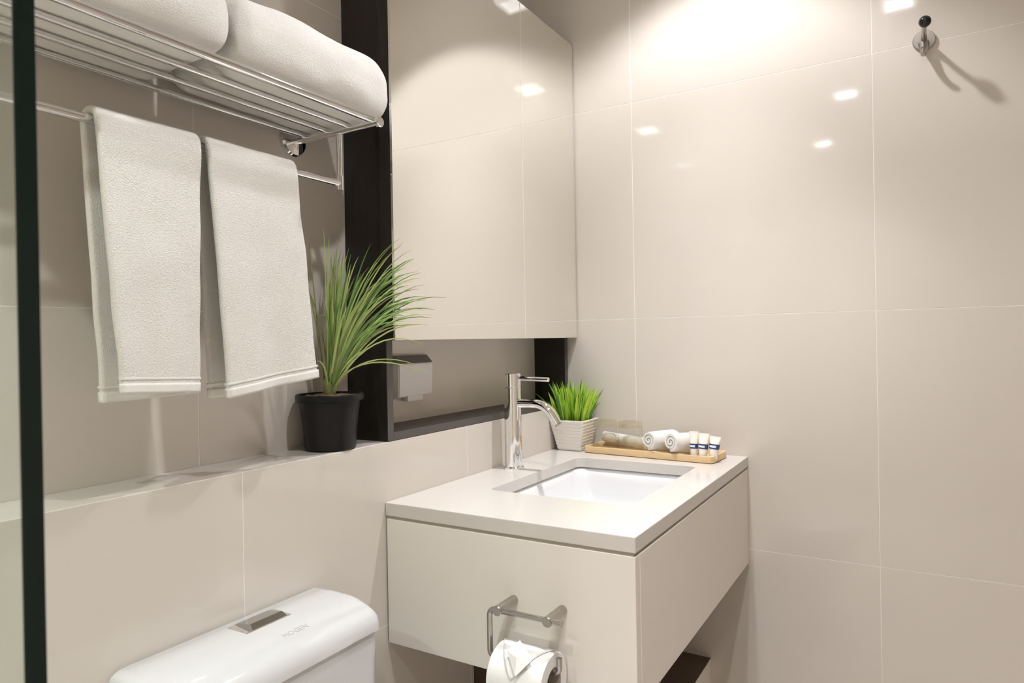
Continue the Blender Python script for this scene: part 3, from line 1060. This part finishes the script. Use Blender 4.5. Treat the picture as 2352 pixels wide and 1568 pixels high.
def amenity_tube(u, v, lean, size, label):
    c = tp_(u, v, TZ)
    t = thing('toiletry_tube', label, 'toiletry', tuple(c), 'small toiletry tubes on the tray')
    rot = Matrix.Rotation(lean[0], 3, 'X') @ Matrix.Rotation(lean[1], 3, 'Y')
    a, H_ = size
    bm = nb()
    rings = []
    # round cap end on the tray, flattening to a wide crimp at the top
    prof = [(0.0, a * .80, a * .80), (0.002, a * .88, a * .88), (0.012, a * .9, a * .9), (0.030, a, a * .82), (H_ * .8, a * 1.12, a * .42), (H_ - .006, a * 1.2, a * .12), (H_, a * 1.2, a * .10)]
    def P(h, ru, rv, q):
        loc = TU * (ru * math.cos(q)) + TV * (rv * math.sin(q)) + Vector((0, 0, h))
        return c + rot @ loc + Vector((0, 0, 0.0012 + a * 0.8 * (abs(math.sin(lean[0])) + abs(math.sin(lean[1])))))
    for h, ru, rv in prof:
        rings.append([bm.verts.new(P(h, ru, rv, 2 * math.pi * k / 20)) for k in range(20)])
    for x, y in zip(rings, rings[1:]):
        for k in range(20):
            bm.faces.new((x[k], x[(k + 1) % 20], y[(k + 1) % 20], y[k]))
    bm.faces.new(rings[0])
    bm.faces.new(rings[-1])
    obj('tube_body', bm, M['tube'], t, smooth=True, angle=50)
    # blue band around it with a pale stripe of print
    for nm, h0, h1, gap, mt, q0, q1 in (('label_band', 0.024, 0.036, 0.0005, M['blue'], 0, 360), ('label_print', 0.0275, 0.0320, 0.0009, M['label_text'], 195, 300)):
        bm = nb()
        rows = []
        for h in (h0, h1):
            s = (h - 0.030) / (H_ * .8 - 0.030)
            if h <= 0.030:
                s2 = (h - 0.012) / 0.018
                ru, rv = a * (.9 + .1 * s2), a * (.9 - .08 * s2)
            else:
                ru, rv = a * (1 + .12 * s), a * (.82 - .40 * s)
            rows.append([bm.verts.new(P(h, ru + gap, rv + gap, math.radians(q0 + (q1 - q0) * k / 24))) for k in range(25)])
        for k in range(24):
            bm.faces.new((rows[0][k], rows[0][k + 1], rows[1][k + 1], rows[1][k]))
        obj(nm, bm, mt, t, smooth=True)


amenity_tube(0.3035, 0.022, (0.0, 0.05), (0.0100, 0.066), 'small frosted toiletry tube beside the rolled cloth')
amenity_tube(0.327, 0.018, (0.05, 0.10), (0.0115, 0.062), 'small frosted toiletry tube in the middle of the three')
amenity_tube(0.350, 0.026, (0.10, 0.10), (0.0120, 0.055), 'small frosted toiletry tube at the end of the tray')

# ------------------------------------------------------------------ toilet roll holder on the vanity end
hx0 = VL
hxr = VL - 0.050
HZ = 0.7135
t = thing('toilet_roll_holder', 'brushed steel toilet roll holder on the vanity end panel', 'roll holder', (hx0, -0.333, 0.64))
for y in (-0.287, -0.380):
    obj('post', lt([(0, 0.0), (0.0085, 0.0), (0.0085, 0.055), (0.0078, 0.0562), (0, 0.0562)], (hx0 - 0.0004, y, HZ), (-1, 0, 0), seg=24), M['satin'], t, smooth=True, angle=30)
RB = 0.635
pts = [Vector((hxr, -0.4005, HZ)), Vector((hxr, -0.3, HZ)), Vector((hxr, -0.2805, HZ))]
pts += arc((hxr, -0.2805, HZ - 0.011), 0.011, math.radians(90), 0, 6, (0, 1, 0), (0, 0, 1))[1:]
pts += arc((hxr, -0.2805, RB + 0.011), 0.011, 0, -math.radians(90), 6, (0, 1, 0), (0, 0, 1))
pts += [Vector((hxr, -0.390, RB))]
pts += arc((hxr, -0.390, RB + 0.008), 0.008, -math.radians(90), -math.radians(180), 5, (0, 1, 0), (0, 0, 1))[1:]
pts += [Vector((hxr, -0.398, RB + 0.024))]
obj('rod', tb(pts, 0.0049, 16), M['satin'], t, smooth=True, angle=50)
obj('end_stop', lt([(0, 0), (0.0062, 0), (0.0062, 0.006), (0, 0.006)], (hxr, -0.398, HZ), (0, -1, 0), seg=20), M['satin'], t, smooth=True, angle=30)

ry0, ry1 = -0.388, -0.290
rcx, rcz, ro_, ri_ = hxr, RB - 0.0190, 0.0475, 0.0245
t = thing('toilet_roll', 'white toilet paper roll with a folded point on the holder', 'toilet roll', (rcx, -0.339, rcz - ro_))
obj('paper', lt([(ri_ + .001, 0), (ro_ - 0.002, 0), (ro_, 0.002), (ro_, ry1 - ry0 - 0.002), (ro_ - 0.002, ry1 - ry0), (ri_ + .001, ry1 - ry0)], (rcx, ry0, rcz), (0, 1, 0), seg=64, closed=True), M['paper'], t, smooth=True, angle=40)
obj('core', lt([(ri_ - .0004, 0.0004), (ri_ + .0009, 0.0004), (ri_ + .0009, ry1 - ry0 - .0004), (ri_ - .0004, ry1 - ry0 - .0004)], (rcx, ry0, rcz), (0, 1, 0), seg=40, closed=True), M['card'], t, smooth=True, angle=40)
# outermost sheet folded into a point: two triangles lying on the roll, tip standing up


def onroll(y, ang, lift=0.0):
    r = ro_ + lift
    return Vector((rcx - r * math.sin(ang), y, rcz + r * math.cos(ang)))


bm = nb()
# broad folded flap wrapped over the top/front
NFL = 14
rows = []
for k in range(NFL + 1):
    s = k / NFL
    ang = math.radians(-15 + 88 * s)
    yc = -0.338 + 0.001 * s
    half = 0.0475 * (1 - s) ** 0.85 + 0.0005
    rows.append([bm.verts.new(onroll(yc - half + 2 * half * i / 6, ang, 0.0012)) for i in range(7)])
for a, b in zip(rows, rows[1:]):
    for i in range(6):
        bm.faces.new((a[i], a[i + 1], b[i + 1], b[i]))
o = obj('folded_sheet', bm, M['paper'], t, smooth=True)
sm = o.modifiers.new('solid', 'SOLIDIFY')
sm.thickness = 0.0012
sm.offset = 1
bm = nb()
tipb = Vector((-0.9065, -0.3480, 0.6400))
left = Vector((-0.8850, -0.3205, 0.6650))
right = Vector((-0.8895, -0.3700, 0.6640))
up_ = Vector((-0.8720, -0.3372, 0.6800))
cen = Vector((-0.8950, -0.3440, 0.6630))
vs = [bm.verts.new(p) for p in (tipb, right, up_, left, cen)]
for i in range(4):
    bm.faces.new((vs[i], vs[(i + 1) % 4], vs[4]))
o = obj('folded_tip', bm, M['paper'], t)
sm = o.modifiers.new('solid', 'SOLIDIFY')
sm.thickness = 0.0012
sm.offset = 1

# ------------------------------------------------------------------ robe hook on the right wall
HY, HZ2 = -0.9075, 1.8165
t = thing('robe_hook', 'small steel robe hook with black ball on the right wall', 'hook', (0, HY, HZ2))
obj('wall_plate', lt([(0, 0), (0.0225, 0), (0.0225, 0.005), (0.021, 0.007), (0, 0.0072)], (-0.0003, HY, HZ2), (-1, 0, 0), seg=40), M['satin'], t, smooth=True, angle=30)
ua = [Vector((-0.005, HY, HZ2 + 0.001)), Vector((-0.025, HY, HZ2 + 0.000)), Vector((-0.048, HY, HZ2 + 0.001)), Vector((-0.064, HY, HZ2 + 0.0035)), Vector((-0.076, HY - .001, HZ2 + 0.008))]
ub = obj('upper_arm', tb(ua, [0.0065, 0.0056, 0.0050, 0.0048, 0.0048], 16), M['satin'], t, smooth=True, angle=50)
bm = nb()
bmesh.ops.create_uvsphere(bm, u_segments=24, v_segments=16, radius=0.0122)
bmesh.ops.translate(bm, verts=bm.verts, vec=Vector((-0.083, HY - .0015, HZ2 + 0.0115)))
obj('ball', bm, M['black_ball'], ub, smooth=True, label='black plastic ball tip')
la = [Vector((-0.006, HY, HZ2 - 0.008)), Vector((-0.016, HY, HZ2 - 0.022)), Vector((-0.026, HY + .001, HZ2 - 0.036)), Vector((-0.036, HY + .002, HZ2 - 0.041)), Vector((-0.046, HY + .003, HZ2 - 0.037)), Vector((-0.050, HY + .003, HZ2 - 0.031))]
obj('lower_arm', tb(la, [0.0105, 0.008, 0.006, 0.0055, 0.005, 0.004], 16), M['satin'], t, smooth=True, angle=50)
for dy, dz in ((0.013, -0.008), (-0.010, -0.004)):
    obj('screw', lt([(0, 0), (0.003, 0), (0.0025, 0.001), (0, 0.0012)], (-0.0072, HY + dy, HZ2 + dz), (-1, 0, 0), seg=12), M['chrome'], t, smooth=True)
